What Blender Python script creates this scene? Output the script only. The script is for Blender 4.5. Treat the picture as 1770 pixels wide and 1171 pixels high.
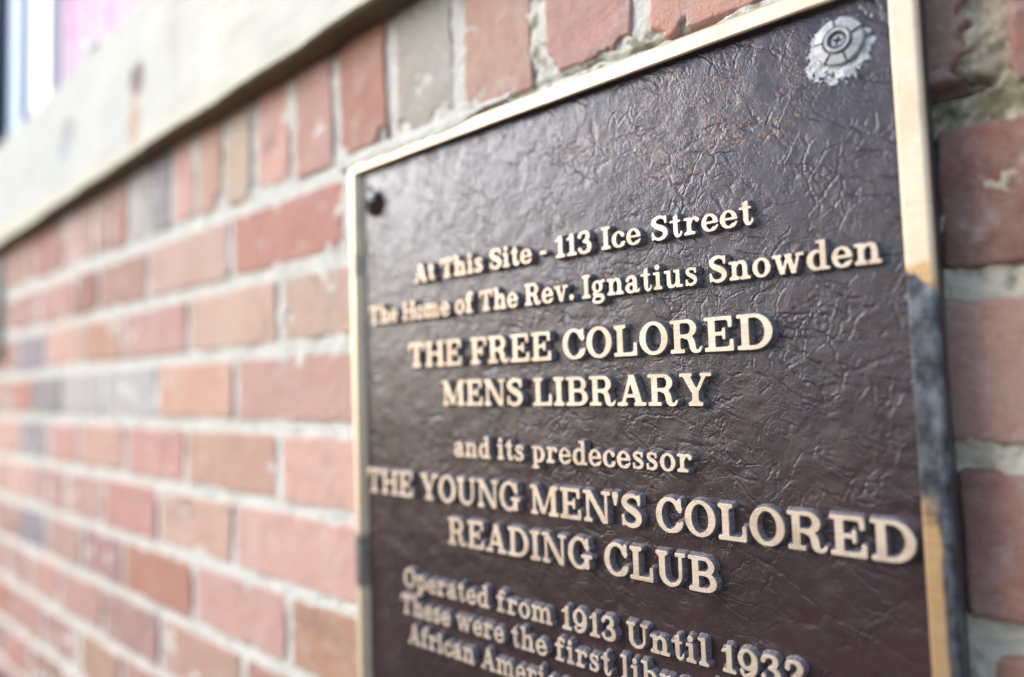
import bpy, bmesh, math, random
import numpy as np
from mathutils import Vector, Matrix

for _o in list(bpy.data.objects):
    bpy.data.objects.remove(_o)
S = bpy.context.scene
COL = S.collection
R = math.radians

# ------------------------------------------------------------------ camera
# Wall face is the plane y = 0, wall runs along x, z is up.  The lens is 0.319 m from the wall.
CAM_D, CAM_H = 0.319, 1.45
ax = Vector((0.75528283, -0.06220302, -0.65244052))     # world x, y, z expressed in camera (right, down, forward)
ay = Vector((0.65461758, 0.0230006, 0.75561021))
az = Vector((-0.03199471, -0.99779846, 0.05809114))
right = Vector((ax[0], ay[0], az[0]))
up = -Vector((ax[1], ay[1], az[1]))
back = -Vector((ax[2], ay[2], az[2]))
cam_d = bpy.data.cameras.new('camera')
cam = bpy.data.objects.new('camera', cam_d)
COL.objects.link(cam)
m = Matrix((right, up, back)).transposed().to_4x4()
m.translation = Vector((0, -CAM_D, CAM_H))
cam.matrix_world = m
cam_d.sensor_width = 36.0
cam_d.lens = 24.0
cam_d.clip_start = 0.01
cam_d.clip_end = 2000
cam_d.dof.use_dof = True
cam_d.dof.focus_distance = 0.330
cam_d.dof.aperture_fstop = 2.05
cam_d.dof.aperture_blades = 9
S.camera = cam

# ------------------------------------------------------------------ sky, sun, exposure
SUN_EL, SUN_AZ = R(27), R(234)        # azimuth measured clockwise from +y
w = bpy.data.worlds.new('World')
S.world = w
w.use_nodes = True
wn = w.node_tree
bg = wn.nodes['Background']
sky = wn.nodes.new('ShaderNodeTexSky')
sky.sky_type = 'NISHITA'
sky.sun_disc = False
sky.sun_elevation = SUN_EL
sky.sun_rotation = SUN_AZ
sky.dust_density = 0.8
sky.air_density = 1.2
sky.ozone_density = 1.5
wn.links.new(sky.outputs[0], bg.inputs[0])
bg.inputs[1].default_value = 0.15
sd = bpy.data.lights.new('sun', 'SUN')
sd.energy = 1.5
sd.angle = R(36)
sd.color = (1.0, 0.955, 0.90)
so = bpy.data.objects.new('sun', sd)
COL.objects.link(so)
d = Vector((math.sin(SUN_AZ) * math.cos(SUN_EL), math.cos(SUN_AZ) * math.cos(SUN_EL), math.sin(SUN_EL)))
so.rotation_euler = d.to_track_quat('Z', 'Y').to_euler()
so.location = d * 5 + Vector((0, 0, 2))
S.view_settings.view_transform = 'Standard'
S.view_settings.look = 'None'
S.view_settings.exposure = 1.22
S.view_settings.gamma = 1.0
S.render.engine = 'CYCLES'
S.cycles.use_denoising = True
S.cycles.max_bounces = 6

# ------------------------------------------------------------------ helpers
Z0 = CAM_H                                             # v = 0 of the wall coordinates

def link(name, me, mat=None, parent=None, loc=None):
    o = bpy.data.objects.new(name, me)
    COL.objects.link(o)
    if mat is not None and me is not None and len(me.materials) == 0:
        me.materials.append(mat)
    if parent is not None:
        o.parent = parent
    if loc is not None:
        o.location = loc
    return o

def tag(o, label=None, cat=None, group=None, kind=None):
    if label: o['label'] = label
    if cat: o['category'] = cat
    if group: o['group'] = group
    if kind: o['kind'] = kind
    return o

def grid_mesh(name, P, smooth=True, flip=False):
    """P: (ny, nx, 3) array of points"""
    ny, nx = P.shape[:2]
    me = bpy.data.meshes.new(name)
    v = P.reshape(-1, 3).astype(np.float32)
    i = np.arange(nx * ny).reshape(ny, nx)
    q = np.stack([i[:-1, :-1], i[:-1, 1:], i[1:, 1:], i[1:, :-1]], -1).reshape(-1, 4)
    if flip: q = q[:, ::-1]
    nf = len(q)
    me.vertices.add(len(v)); me.vertices.foreach_set('co', v.ravel())
    me.loops.add(nf * 4); me.loops.foreach_set('vertex_index', q.ravel().astype(np.int32))
    me.polygons.add(nf)
    me.polygons.foreach_set('loop_start', (np.arange(nf) * 4).astype(np.int32))
    me.polygons.foreach_set('loop_total', np.full(nf, 4, np.int32))
    me.update(calc_edges=True)
    if smooth: me.polygons.foreach_set('use_smooth', np.ones(nf, bool))
    return me

def bm_mesh(name, bm, smooth=False):
    me = bpy.data.meshes.new(name)
    bmesh.ops.recalc_face_normals(bm, faces=bm.faces)
    bm.to_mesh(me); bm.free()
    if smooth:
        for p in me.polygons: p.use_smooth = True
    return me

def add_box(bm, x0, x1, y0, y1, z0, z1, bev=0.0, seg=2):
    r = bmesh.ops.create_cube(bm, size=1)
    vs = r['verts']
    for v in vs:
        v.co = Vector(((x0 + x1) / 2 + v.co.x * (x1 - x0), (y0 + y1) / 2 + v.co.y * (y1 - y0), (z0 + z1) / 2 + v.co.z * (z1 - z0)))
    if bev > 0:
        es = list({e for v in vs for e in v.link_edges})
        bmesh.ops.bevel(bm, geom=es, offset=bev, segments=seg, affect='EDGES', profile=0.6)

def box_obj(name, x0, x1, y0, y1, z0, z1, mat, parent=None, bev=0.0):
    bm = bmesh.new(); add_box(bm, x0, x1, y0, y1, z0, z1, bev)
    return link(name, bm_mesh(name, bm), mat, parent)

def _hash(ix, iy, seed):
    h = (ix.astype(np.int64) * 374761393 + iy.astype(np.int64) * 668265263 + seed * 974711) & 0xffffffff
    h = ((h ^ (h >> 13)) * 1274126177) & 0xffffffff
    return ((h ^ (h >> 16)) & 0xffffff) / float(0xffffff)

def vnoise(x, y, seed):
    ix, iy = np.floor(x), np.floor(y)
    fx, fy = x - ix, y - iy
    fx = fx * fx * fx * (fx * (fx * 6 - 15) + 10); fy = fy * fy * fy * (fy * (fy * 6 - 15) + 10)
    a, b = _hash(ix, iy, seed), _hash(ix + 1, iy, seed)
    c, e = _hash(ix, iy + 1, seed), _hash(ix + 1, iy + 1, seed)
    return (a + (b - a) * fx) * (1 - fy) + (c + (e - c) * fx) * fy

def fbm(x, y, s, seed, oct=4, gain=0.5):
    """value noise of feature size s (metres), range about -1..1"""
    t, a, n = 0, 1.0, 0
    for k in range(oct):
        t = t + a * (vnoise(x / s * 2 ** k + 17.3 * k, y / s * 2 ** k - 9.1 * k, seed + k) * 2 - 1)
        n += a; a *= gain
    return t / n * 1.6

def sstep(a, b, x):
    t = np.clip((x - a) / (b - a), 0, 1)
    return t * t * (3 - 2 * t)

# ------------------------------------------------------------------ materials
def new_mat(name):
    mt = bpy.data.materials.new(name); mt.use_nodes = True
    nt = mt.node_tree
    return mt, nt, nt.nodes['Principled BSDF']

class NT:
    def __init__(s, nt): s.nt = nt; s.n = nt.nodes; s.l = nt.links
    def _in(s, sock, v):
        if isinstance(v, bpy.types.NodeSocket): s.l.new(v, sock)
        elif v is not None:
            if hasattr(sock, 'default_value'):
                try: sock.default_value = v
                except Exception: sock.default_value = tuple(v) + (1.0,)
    def pos(s): return s.n.new('ShaderNodeNewGeometry').outputs['Position']
    def obj(s): return s.n.new('ShaderNodeTexCoord').outputs['Object']
    def noise(s, vec, scale, detail=4, rough=0.55, dist=0.0, out=0):
        n = s.n.new('ShaderNodeTexNoise'); s._in(n.inputs['Vector'], vec)
        n.inputs['Scale'].default_value = scale; n.inputs['Detail'].default_value = detail
        n.inputs['Roughness'].default_value = rough; n.inputs['Distortion'].default_value = dist
        return n.outputs[out]
    def voro(s, vec, scale, feature='DISTANCE_TO_EDGE', out='Distance', rnd=1.0):
        n = s.n.new('ShaderNodeTexVoronoi'); n.feature = feature; s._in(n.inputs['Vector'], vec)
        n.inputs['Scale'].default_value = scale; n.inputs['Randomness'].default_value = rnd
        return n.outputs[out]
    def map(s, vec, scale=(1, 1, 1), rot=(0, 0, 0), loc=(0, 0, 0)):
        n = s.n.new('ShaderNodeMapping'); s._in(n.inputs['Vector'], vec)
        n.inputs['Scale'].default_value = scale; n.inputs['Rotation'].default_value = rot; n.inputs['Location'].default_value = loc
        return n.outputs[0]
    def math(s, op, a, b=None, c=None, clamp=False):
        n = s.n.new('ShaderNodeMath'); n.operation = op; n.use_clamp = clamp
        s._in(n.inputs[0], a)
        if b is not None: s._in(n.inputs[1], b)
        if c is not None: s._in(n.inputs[2], c)
        return n.outputs[0]
    def vmath(s, op, a, b):
        n = s.n.new('ShaderNodeVectorMath'); n.operation = op
        s._in(n.inputs[0], a)
        s._in(n.inputs['Scale'] if op == 'SCALE' else n.inputs[1], b)
        return n.outputs[0]
    def ramp(s, fac, a, b, lo=0.0, hi=1.0, smooth=True):
        n = s.n.new('ShaderNodeMapRange'); n.interpolation_type = 'SMOOTHSTEP' if smooth else 'LINEAR'
        s._in(n.inputs[0], fac); n.inputs[1].default_value = a; n.inputs[2].default_value = b
        n.inputs[3].default_value = lo; n.inputs[4].default_value = hi
        return n.outputs[0]
    def mix(s, fac, a, b, blend='MIX'):
        n = s.n.new('ShaderNodeMix'); n.data_type = 'RGBA'; n.blend_type = blend
        s._in(n.inputs[0], fac)
        for k, v in ((6, a), (7, b)):
            if isinstance(v, bpy.types.NodeSocket): s.l.new(v, n.inputs[k])
            else: n.inputs[k].default_value = tuple(v) + (1.0,) if len(v) == 3 else v
        return n.outputs[2]
    def sep(s, vec):
        n = s.n.new('ShaderNodeSeparateXYZ'); s._in(n.inputs[0], vec); return n.outputs
    def comb(s, x, y, z):
        n = s.n.new('ShaderNodeCombineXYZ')
        for k, v in enumerate((x, y, z)): s._in(n.inputs[k], v)
        return n.outputs[0]
    def bump(s, h, dist, strength=1.0, normal=None):
        n = s.n.new('ShaderNodeBump'); s._in(n.inputs['Height'], h)
        n.inputs['Distance'].default_value = dist; n.inputs['Strength'].default_value = strength
        if normal is not None: s.l.new(normal, n.inputs['Normal'])
        return n.outputs[0]

def mat_brick():
    mt, nt, b = new_mat('fired clay brick'); N = NT(nt)
    oi = nt.nodes.new('ShaderNodeObjectInfo')
    rnd = N.math('MULTIPLY', oi.outputs['Random'], 37.0)
    P = N.vmath('ADD', N.pos(), N.comb(rnd, rnd, 0))
    base = oi.outputs['Color']
    n1 = N.noise(P, 22, 5, 0.6)
    n2 = N.noise(P, 130, 5, 0.65)
    n3 = N.noise(P, 900, 4, 0.7)
    c = N.mix(N.ramp(n1, 0.35, 0.7, 0, 0.5), base, N.mix(0.45, base, (0.50, 0.20, 0.13)))
    c = N.mix(N.ramp(n2, 0.3, 0.7, 0, 0.4), c, N.mix(0.5, c, (0.60, 0.46, 0.39)))
    # lime bloom, soot
    bloom = N.math('MULTIPLY', N.ramp(N.noise(P, 34, 6, 0.7), 0.52, 0.72), 0.55)
    c = N.mix(bloom, c, (0.60, 0.55, 0.53))
    soot = N.math('MULTIPLY', N.ramp(N.noise(N.map(P, loc=(3, 1, 5)), 17, 4, 0.6), 0.60, 0.74), 0.4)
    c = N.mix(soot, c, (0.14, 0.11, 0.11))
    c = N.mix(N.ramp(n3, 0.54, 0.68, 0, 0.5), c, (0.17, 0.09, 0.07))
    c = N.mix(N.ramp(n3, 0.42, 0.25, 0, 0.30), c, (0.62, 0.50, 0.45))
    nt.links.new(c, b.inputs['Base Color'])
    b.inputs['Roughness'].default_value = 0.9
    b.inputs['Specular IOR Level'].default_value = 0.3
    h = N.math('ADD', N.math('MULTIPLY', N.noise(P, 420, 5, 0.75), 1.0), N.math('MULTIPLY', n3, 0.5))
    nt.links.new(N.bump(h, 0.0018, 0.9), b.inputs['Normal'])
    return mt

def mat_mortar():
    mt, nt, b = new_mat('lime mortar'); N = NT(nt)
    P = N.pos(); x, y, z = N.sep(P)
    n1 = N.noise(P, 40, 5, 0.6); n2 = N.noise(P, 350, 5, 0.7); n3 = N.noise(P, 1300, 3, 0.6)
    c = N.mix(N.ramp(n1, 0.35, 0.68), (0.78, 0.745, 0.68), (0.65, 0.62, 0.565))
    c = N.mix(N.ramp(n2, 0.55, 0.75, 0, 0.5), c, (0.36, 0.34, 0.31))
    c = N.mix(N.ramp(n2, 0.44, 0.28, 0, 0.7), c, (0.80, 0.77, 0.71))
    grains = N.voro(P, 420, 'F1')
    c = N.mix(N.ramp(grains, 0.30, 0.05, 0, 0.5), c, (0.55, 0.40, 0.22))
    # weathered grey and moss right of the plaque, its dimmer light painted in
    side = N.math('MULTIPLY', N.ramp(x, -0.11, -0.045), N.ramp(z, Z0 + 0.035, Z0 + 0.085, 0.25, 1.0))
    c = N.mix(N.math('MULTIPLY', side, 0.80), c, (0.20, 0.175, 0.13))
    c = N.mix(N.math('MULTIPLY', side, N.ramp(n2, 0.50, 0.36, 0, 0.8)), c, (0.60, 0.58, 0.50))
    c = N.mix(N.ramp(x, -0.075, -0.045, 0, 0.5), c, (0.58, 0.46, 0.33))  # warm tint painted in against the blue skylight in the shade
    band = N.math('MULTIPLY', N.ramp(z, Z0 + 0.080, Z0 + 0.092), N.ramp(z, Z0 + 0.128, Z0 + 0.112))
    moss = N.math('MULTIPLY', N.math('MULTIPLY', side, band), N.ramp(N.noise(P, 150, 4, 0.6), 0.40, 0.55))
    c = N.mix(N.math('MULTIPLY', moss, 0.6), c, (0.13, 0.12, 0.045))
    # small moss and grit along the joint above the plaque
    edge = N.math('MULTIPLY', N.ramp(z, Z0 + 0.166, Z0 + 0.171), N.math('MULTIPLY', N.ramp(x, -0.33, -0.27), N.ramp(N.noise(P, 90, 3), 0.5, 0.62)))
    c = N.mix(N.math('MULTIPLY', edge, 0.75), c, (0.19, 0.17, 0.09))
    nt.links.new(c, b.inputs['Base Color'])
    b.inputs['Roughness'].default_value = 0.95
    b.inputs['Specular IOR Level'].default_value = 0.25
    h = N.math('ADD', N.noise(P, 300, 6, 0.75), N.math('MULTIPLY', n3, 0.35))
    nt.links.new(N.bump(h, 0.0022, 0.9), b.inputs['Normal'])
    return mt

def leather_height(N, P, gain=1.0):
    """crumpled hide: plateaus broken by creases running several ways, fine pebble on top"""
    wv = N.vmath('SCALE', N.vmath('SUBTRACT', N.noise(P, 55, 3, 0.6, out=1), (0.5, 0.5, 0.5)), 0.010)
    W = N.vmath('ADD', P, wv)
    wv2 = N.vmath('SCALE', N.vmath('SUBTRACT', N.noise(P, 260, 3, 0.6, out=1), (0.5, 0.5, 0.5)), 0.0022)
    W2 = N.vmath('ADD', W, wv2)
    def crease(vec, scale, w, mscale, mlo, mhi, seed):
        dd = N.voro(vec, scale)
        g = N.ramp(dd, 0.0, w, 1.0, 0.0)
        lip = N.math('MULTIPLY', N.ramp(dd, w * 0.8, w * 1.5), N.ramp(dd, w * 4.0, w * 1.6))
        g = N.math('SUBTRACT', g, N.math('MULTIPLY', lip, 0.45))
        mk = N.ramp(N.noise(N.map(P, loc=(seed, seed * 2.1, 0)), mscale, 2, 0.5), mlo, mhi)
        return N.math('MULTIPLY', g, mk)
    A = N.map(N.map(W2, rot=(0, R(52), 0)), scale=(1.0, 1.0, 0.34))
    B = N.map(N.map(W2, rot=(0, R(-24), 0), loc=(2, 0, 1)), scale=(1.0, 1.0, 0.40))
    Cc = N.map(N.map(W2, rot=(0, R(78), 0), loc=(5, 0, 3)), scale=(1.0, 1.0, 0.38))
    c1 = crease(A, 92, 0.060, 52, 0.45, 0.57, 1.0)
    c2 = crease(B, 125, 0.056, 60, 0.50, 0.60, 4.0)
    c3 = crease(Cc, 102, 0.052, 48, 0.50, 0.60, 8.0)
    c4 = crease(W2, 260, 0.09, 75, 0.44, 0.58, 12.0)
    c5 = crease(N.map(N.map(W2, rot=(0, R(30), 0)), scale=(1.0, 1.0, 0.5)), 340, 0.11, 60, 0.42, 0.56, 15.0)
    neg = N.math('ADD', N.math('ADD', N.math('MULTIPLY', c1, 1.25), N.math('MULTIPLY', c2, 1.1)), N.math('ADD', c3, N.math('ADD', N.math('MULTIPLY', c4, 0.42), N.math('MULTIPLY', c5, 0.30))))
    folds = N.noise(W2, 230, 3, 0.55)
    pebble = N.noise(P, 700, 3, 0.6)
    # the hide is calmer towards the foot of the plaque
    calm = N.ramp(N.sep(P)[2], Z0 + 0.03, Z0 - 0.13, 1.0, 0.5)
    h = N.math('SUBTRACT', N.math('MULTIPLY', folds, 0.55), N.math('MULTIPLY', neg, 0.36))
    h = N.math('MULTIPLY', N.math('ADD', h, N.math('MULTIPLY', pebble, 0.22)), calm)
    return h, neg

def mat_field():
    mt, nt, b = new_mat('dark brown lacquered hide texture'); N = NT(nt)
    P = N.pos(); x, y, z = N.sep(P)
    h, neg = leather_height(N, P)
    c = N.mix(N.ramp(N.noise(P, 30, 4, 0.6), 0.35, 0.7), (0.026, 0.0105, 0.0110), (0.037, 0.0165, 0.0165))
    # bronze worn through in specks, mostly in the upper middle
    dx = N.math('DIVIDE', N.math('SUBTRACT', x, -0.165), 0.075)
    dz = N.math('DIVIDE', N.math('SUBTRACT', z, Z0 + 0.122), 0.034)
    rr = N.math('ADD', N.math('MULTIPLY', dx, dx), N.math('MULTIPLY', dz, dz))
    reg = N.ramp(N.math('ADD', rr, N.ramp(N.noise(P, 60, 3), 0.3, 0.7, -0.6, 0.6)), 1.4, 0.1)
    speck = N.ramp(N.math('ADD', N.noise(P, 700, 3, 0.7), N.math('MULTIPLY', reg, 0.15)), 0.70, 0.74)
    speck = N.math('MULTIPLY', speck, N.ramp(reg, 0.02, 0.5))
    c = N.mix(N.math('MULTIPLY', speck, 0.7), c, (0.30, 0.15, 0.07))
    rub = N.math('MULTIPLY', reg, N.ramp(N.noise(P, 190, 4, 0.7), 0.5, 0.66, 0, 0.12))
    c = N.mix(rub, c, (0.20, 0.13, 0.09))
    # dust
    dust = N.ramp(N.noise(P, 75, 6, 0.7), 0.55, 0.78, 0, 0.16)
    c = N.mix(dust, c, (0.24, 0.22, 0.22))
    wsp = N.ramp(N.voro(P, 330, 'F1'), 0.085, 0.03)
    wsp = N.math('MULTIPLY', wsp, N.ramp(N.noise(P, 210, 2), 0.62, 0.68))
    c = N.mix(wsp, c, (0.7, 0.7, 0.7))
    nt.links.new(c, b.inputs['Base Color'])
    nt.links.new(N.ramp(N.noise(P, 110, 4, 0.6), 0.3, 0.7, 0.30, 0.38), b.inputs['Roughness'])
    b.inputs['Specular IOR Level'].default_value = 0.70
    b.inputs['Specular Tint'].default_value = (0.84, 0.88, 1.0, 1)
    nt.links.new(N.bump(h, 0.00032, 1.0), b.inputs['Normal'])
    return mt

def mat_paint_side():
    mt, nt, b = new_mat('dark brown lacquer'); N = NT(nt)
    P = N.pos()
    c = N.mix(N.ramp(N.noise(P, 800, 3), 0.4, 0.6), (0.11, 0.095, 0.10), (0.24, 0.22, 0.24))
    nt.links.new(c, b.inputs['Base Color'])
    b.inputs['Roughness'].default_value = 0.42
    b.inputs['Specular IOR Level'].default_value = 0.7
    nt.links.new(N.bump(N.noise(P, 1600, 3, 0.7), 0.0005, 0.8), b.inputs['Normal'])
    return mt

def bronze_nodes(N, P, rot, light=(0.93, 0.76, 0.56), dark=(0.72, 0.48, 0.27)):
    brush = N.noise(N.map(P, scale=rot), 60, 4, 0.6)
    c = N.mix(N.ramp(N.noise(P, 45, 4, 0.6), 0.45, 0.72, 0, 0.6), light, dark)
    c = N.mix(N.ramp(brush, 0.35, 0.7, 0, 0.35), c, dark)
    return c, brush

def mat_letter():
    mt, nt, b = new_mat('sanded bronze letter face'); N = NT(nt)
    P = N.pos()
    c, br = bronze_nodes(N, P, (1, 1, 14), (0.66, 0.53, 0.43), (0.42, 0.29, 0.20))
    pit = N.ramp(N.noise(P, 1500, 3, 0.7), 0.60, 0.72, 0, 0.5)
    c = N.mix(pit, c, (0.25, 0.15, 0.10))
    c = N.mix(N.ramp(N.noise(P, 95, 3, 0.6), 0.52, 0.68, 0, 0.45), c, (0.40, 0.29, 0.21))
    nt.links.new(c, b.inputs['Base Color'])
    b.inputs['Metallic'].default_value = 0.55
    b.inputs['Roughness'].default_value = 0.5
    nt.links.new(N.bump(N.math('ADD', br, N.noise(P, 1300, 3)), 0.0002, 0.6), b.inputs['Normal'])
    return mt

def mat_frame():
    mt, nt, b = new_mat('sanded bronze rim with tarnish and painted reflection'); N = NT(nt)
    P = N.pos(); x, y, z = N.sep(P)
    c, br = bronze_nodes(N, P, (1, 1, 12), (0.70, 0.56, 0.42), (0.56, 0.40, 0.26))
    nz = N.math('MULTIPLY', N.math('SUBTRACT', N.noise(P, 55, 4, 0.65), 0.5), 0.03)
    zz = N.math('ADD', z, N.math('ADD', nz, N.math('MULTIPLY', x, 0.35)))   # slanting edge of the painted reflection
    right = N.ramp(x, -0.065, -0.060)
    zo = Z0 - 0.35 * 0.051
    t1 = N.math('MULTIPLY', N.ramp(zz, zo + 0.0335, zo + 0.0300), right)  # dark street reflection painted into the right bar's colour
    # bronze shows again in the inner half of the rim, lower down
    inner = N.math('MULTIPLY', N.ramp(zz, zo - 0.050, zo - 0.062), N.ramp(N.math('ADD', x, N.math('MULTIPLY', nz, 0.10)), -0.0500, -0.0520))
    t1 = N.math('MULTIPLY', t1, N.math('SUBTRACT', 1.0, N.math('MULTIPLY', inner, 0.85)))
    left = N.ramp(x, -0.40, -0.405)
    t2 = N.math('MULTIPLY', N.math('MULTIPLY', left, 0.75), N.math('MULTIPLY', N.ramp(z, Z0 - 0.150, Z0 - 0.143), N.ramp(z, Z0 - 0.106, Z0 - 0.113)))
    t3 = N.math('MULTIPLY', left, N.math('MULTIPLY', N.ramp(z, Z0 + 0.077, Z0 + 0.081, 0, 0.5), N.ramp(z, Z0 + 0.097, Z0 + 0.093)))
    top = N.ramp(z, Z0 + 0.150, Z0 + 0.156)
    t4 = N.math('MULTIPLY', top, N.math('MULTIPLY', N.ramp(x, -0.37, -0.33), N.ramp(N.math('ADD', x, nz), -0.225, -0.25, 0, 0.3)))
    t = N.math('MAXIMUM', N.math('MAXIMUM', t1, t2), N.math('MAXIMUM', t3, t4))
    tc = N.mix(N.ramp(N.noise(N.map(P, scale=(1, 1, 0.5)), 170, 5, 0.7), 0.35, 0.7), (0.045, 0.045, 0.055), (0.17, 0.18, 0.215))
    ow = N.ramp(zz, zo + 0.0385, zo + 0.034, 0, 0.8)                           # amber edge of the painted reflection
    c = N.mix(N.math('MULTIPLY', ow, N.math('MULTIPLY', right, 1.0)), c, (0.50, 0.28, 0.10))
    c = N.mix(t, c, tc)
    nt.links.new(c, b.inputs['Base Color'])
    nt.links.new(N.ramp(t, 0, 1, 0.6, 0.8, smooth=False), b.inputs['Metallic'])
    nt.links.new(N.ramp(t, 0, 1, 0.50, 0.36, smooth=False), b.inputs['Roughness'])
    nt.links.new(N.bump(N.math('ADD', br, N.math('MULTIPLY', N.noise(P, 260, 4), 0.8)), 0.0003, 0.6), b.inputs['Normal'])
    return mt

def mat_simple(name, col, rough=0.6, metal=0.0, var=0.25, scale=80, bump=0.0005, bscale=400, spec=0.5, col2=None):
    mt, nt, b = new_mat(name); N = NT(nt); P = N.pos()
    c2 = col2 or tuple(k * (1 - var) for k in col)
    c = N.mix(N.ramp(N.noise(P, scale, 5, 0.6), 0.35, 0.68), col, c2)
    nt.links.new(c, b.inputs['Base Color'])
    b.inputs['Roughness'].default_value = rough; b.inputs['Metallic'].default_value = metal
    b.inputs['Specular IOR Level'].default_value = spec
    if bump: nt.links.new(N.bump(N.noise(P, bscale, 4, 0.65), bump, 0.8), b.inputs['Normal'])
    return mt

def mat_timber():
    mt, nt, b = new_mat('weathered pale timber'); N = NT(nt)
    P = N.pos(); x, y, z = N.sep(P)
    g = N.noise(N.map(P, scale=(0.06, 1, 1)), 160, 5, 0.6)
    c = N.mix(N.ramp(N.noise(P, 7, 3), 0.35, 0.65), (0.68, 0.64, 0.56), (0.58, 0.555, 0.50))
    c = N.mix(N.ramp(x, -0.55, -1.05, 0, 0.7), c, (0.50, 0.505, 0.49))          # greyed far end
    c = N.mix(N.ramp(g, 0.48, 0.72, 0, 0.5), c, (0.38, 0.32, 0.23))
    drip = N.noise(N.map(P, scale=(1, 1, 0.12)), 30, 4, 0.6)
    c = N.mix(N.ramp(drip, 0.56, 0.72, 0, 0.35), c, (0.40, 0.35, 0.27))
    def blot(c, u, v, ru, rv, col, k):
        a = N.math('DIVIDE', N.math('SUBTRACT', x, u), ru); e = N.math('DIVIDE', N.math('SUBTRACT', z, Z0 + v), rv)
        q = N.math('ADD', N.math('MULTIPLY', a, a), N.math('MULTIPLY', e, e))
        q = N.math('ADD', q, N.ramp(N.noise(P, 60, 3), 0.3, 0.7, -0.3, 0.3))
        return N.mix(N.ramp(q, 1.2, 0.2, 0, k), c, col)
    c = blot(c, -0.795, 0.345, 0.028, 0.022, (0.16, 0.09, 0.07), 0.9)
    c = blot(c, -0.803, 0.300, 0.020, 0.035, (0.50, 0.31, 0.20), 0.8)
    c = blot(c, -1.03, 0.350, 0.032, 0.020, (0.30, 0.30, 0.30), 0.8)
    c = blot(c, -1.05, 0.325, 0.03, 0.015, (0.28, 0.30, 0.36), 0.6)
    low = N.math('MULTIPLY', N.ramp(z, Z0 + 0.285, Z0 + 0.262, 0, 0.55), 1.0)
    c = N.mix(low, c, (0.66, 0.58, 0.40))
    # underside painted dark brown: its shade put into the colour
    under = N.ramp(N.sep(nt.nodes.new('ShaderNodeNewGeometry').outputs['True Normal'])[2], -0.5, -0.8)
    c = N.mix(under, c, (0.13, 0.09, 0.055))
    nt.links.new(c, b.inputs['Base Color'])
    b.inputs['Roughness'].default_value = 0.85
    nt.links.new(N.bump(N.math('ADD', g, N.noise(P, 200, 4)), 0.0015, 0.7), b.inputs['Normal'])
    return mt

M_BRICK, M_MORTAR, M_FIELD, M_SIDE = mat_brick(), mat_mortar(), mat_field(), mat_paint_side()
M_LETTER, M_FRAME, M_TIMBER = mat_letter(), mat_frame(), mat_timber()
M_BACK = mat_simple('grey plaque casting side', (0.09, 0.085, 0.09), 0.5, 0.3)
M_ROSETTE = mat_simple('pale grey zinc', (0.42, 0.42, 0.44), 0.5, 0.35, 0.35, 260, 0.0004, 900)
M_SCREW = mat_simple('dull steel screw', (0.24, 0.24, 0.27), 0.4, 0.8, 0.5, 500, 0.0003, 900)
M_BLACK = mat_simple('black recess and bolt tip', (0.012, 0.012, 0.012), 0.8)  # near-black colour for the screw recess and bolt tip
M_FILLER = mat_simple('smeared white filler', (0.56, 0.57, 0.60), 0.8, 0, 0.35, 300, 0.0008, 700)
M_RUST = mat_simple('rusted dark bolt', (0.030, 0.022, 0.020), 0.9, 0.0, 0.5, 300, 0.001, 500, spec=0.15, col2=(0.09, 0.045, 0.03))
M_WHITE = mat_simple('white gloss frame paint', (0.78, 0.79, 0.80), 0.4, 0, 0.06, 20, 0.0003, 200)
M_PINK = mat_simple('pink cotton curtain', (0.85, 0.64, 0.77), 0.9, 0, 0.12, 15, 0.0004, 900, col2=(0.80, 0.46, 0.62))
M_NAVY = mat_simple('navy shutter paint', (0.012, 0.024, 0.055), 0.5, 0, 0.4, 25, 0.0004, 200)
M_DARK = mat_simple('dark room plaster', (0.05, 0.05, 0.055), 0.9)
M_ASPHALT = mat_simple('asphalt', (0.055, 0.054, 0.052), 0.9, 0, 0.3, 6, 0.004, 200)
M_PAVE = mat_simple('brick paving', (0.09, 0.065, 0.055), 0.9, 0, 0.35, 9, 0.004, 120)
M_KERB = mat_simple('granite kerb', (0.30, 0.29, 0.28), 0.8, 0, 0.25, 60, 0.002, 300)
M_METAL = mat_simple('dark blue grey enamel', (0.03, 0.04, 0.06), 0.45, 0.2)

# ------------------------------------------------------------------ setting
def sheet(name, x0, x1, y0, y1, z, mat):
    bm = bmesh.new()
    bm.faces.new([bm.verts.new((x0, y0, z)), bm.verts.new((x1, y0, z)), bm.verts.new((x1, y1, z)), bm.verts.new((x0, y1, z))])
    return tag(link(name, bm_mesh(name, bm), mat), kind='structure')
sheet('road', -600, 600, -600, 600, -0.13, M_ASPHALT)
tag(box_obj('pavement', -40, 40, -1.9, -0.002, -0.126, 0, M_PAVE), kind='structure')
tag(box_obj('kerb', -40, 40, -2.05, -1.902, -0.126, 0.004, M_KERB, bev=0.01), kind='structure')

# ------------------------------------------------------------------ the brick wall
wall = link('brick_wall', None, loc=(0, 0, 0))
tag(wall, 'weathered pink and red brick wall with pale lime mortar behind the bronze plaque', 'wall')

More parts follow.
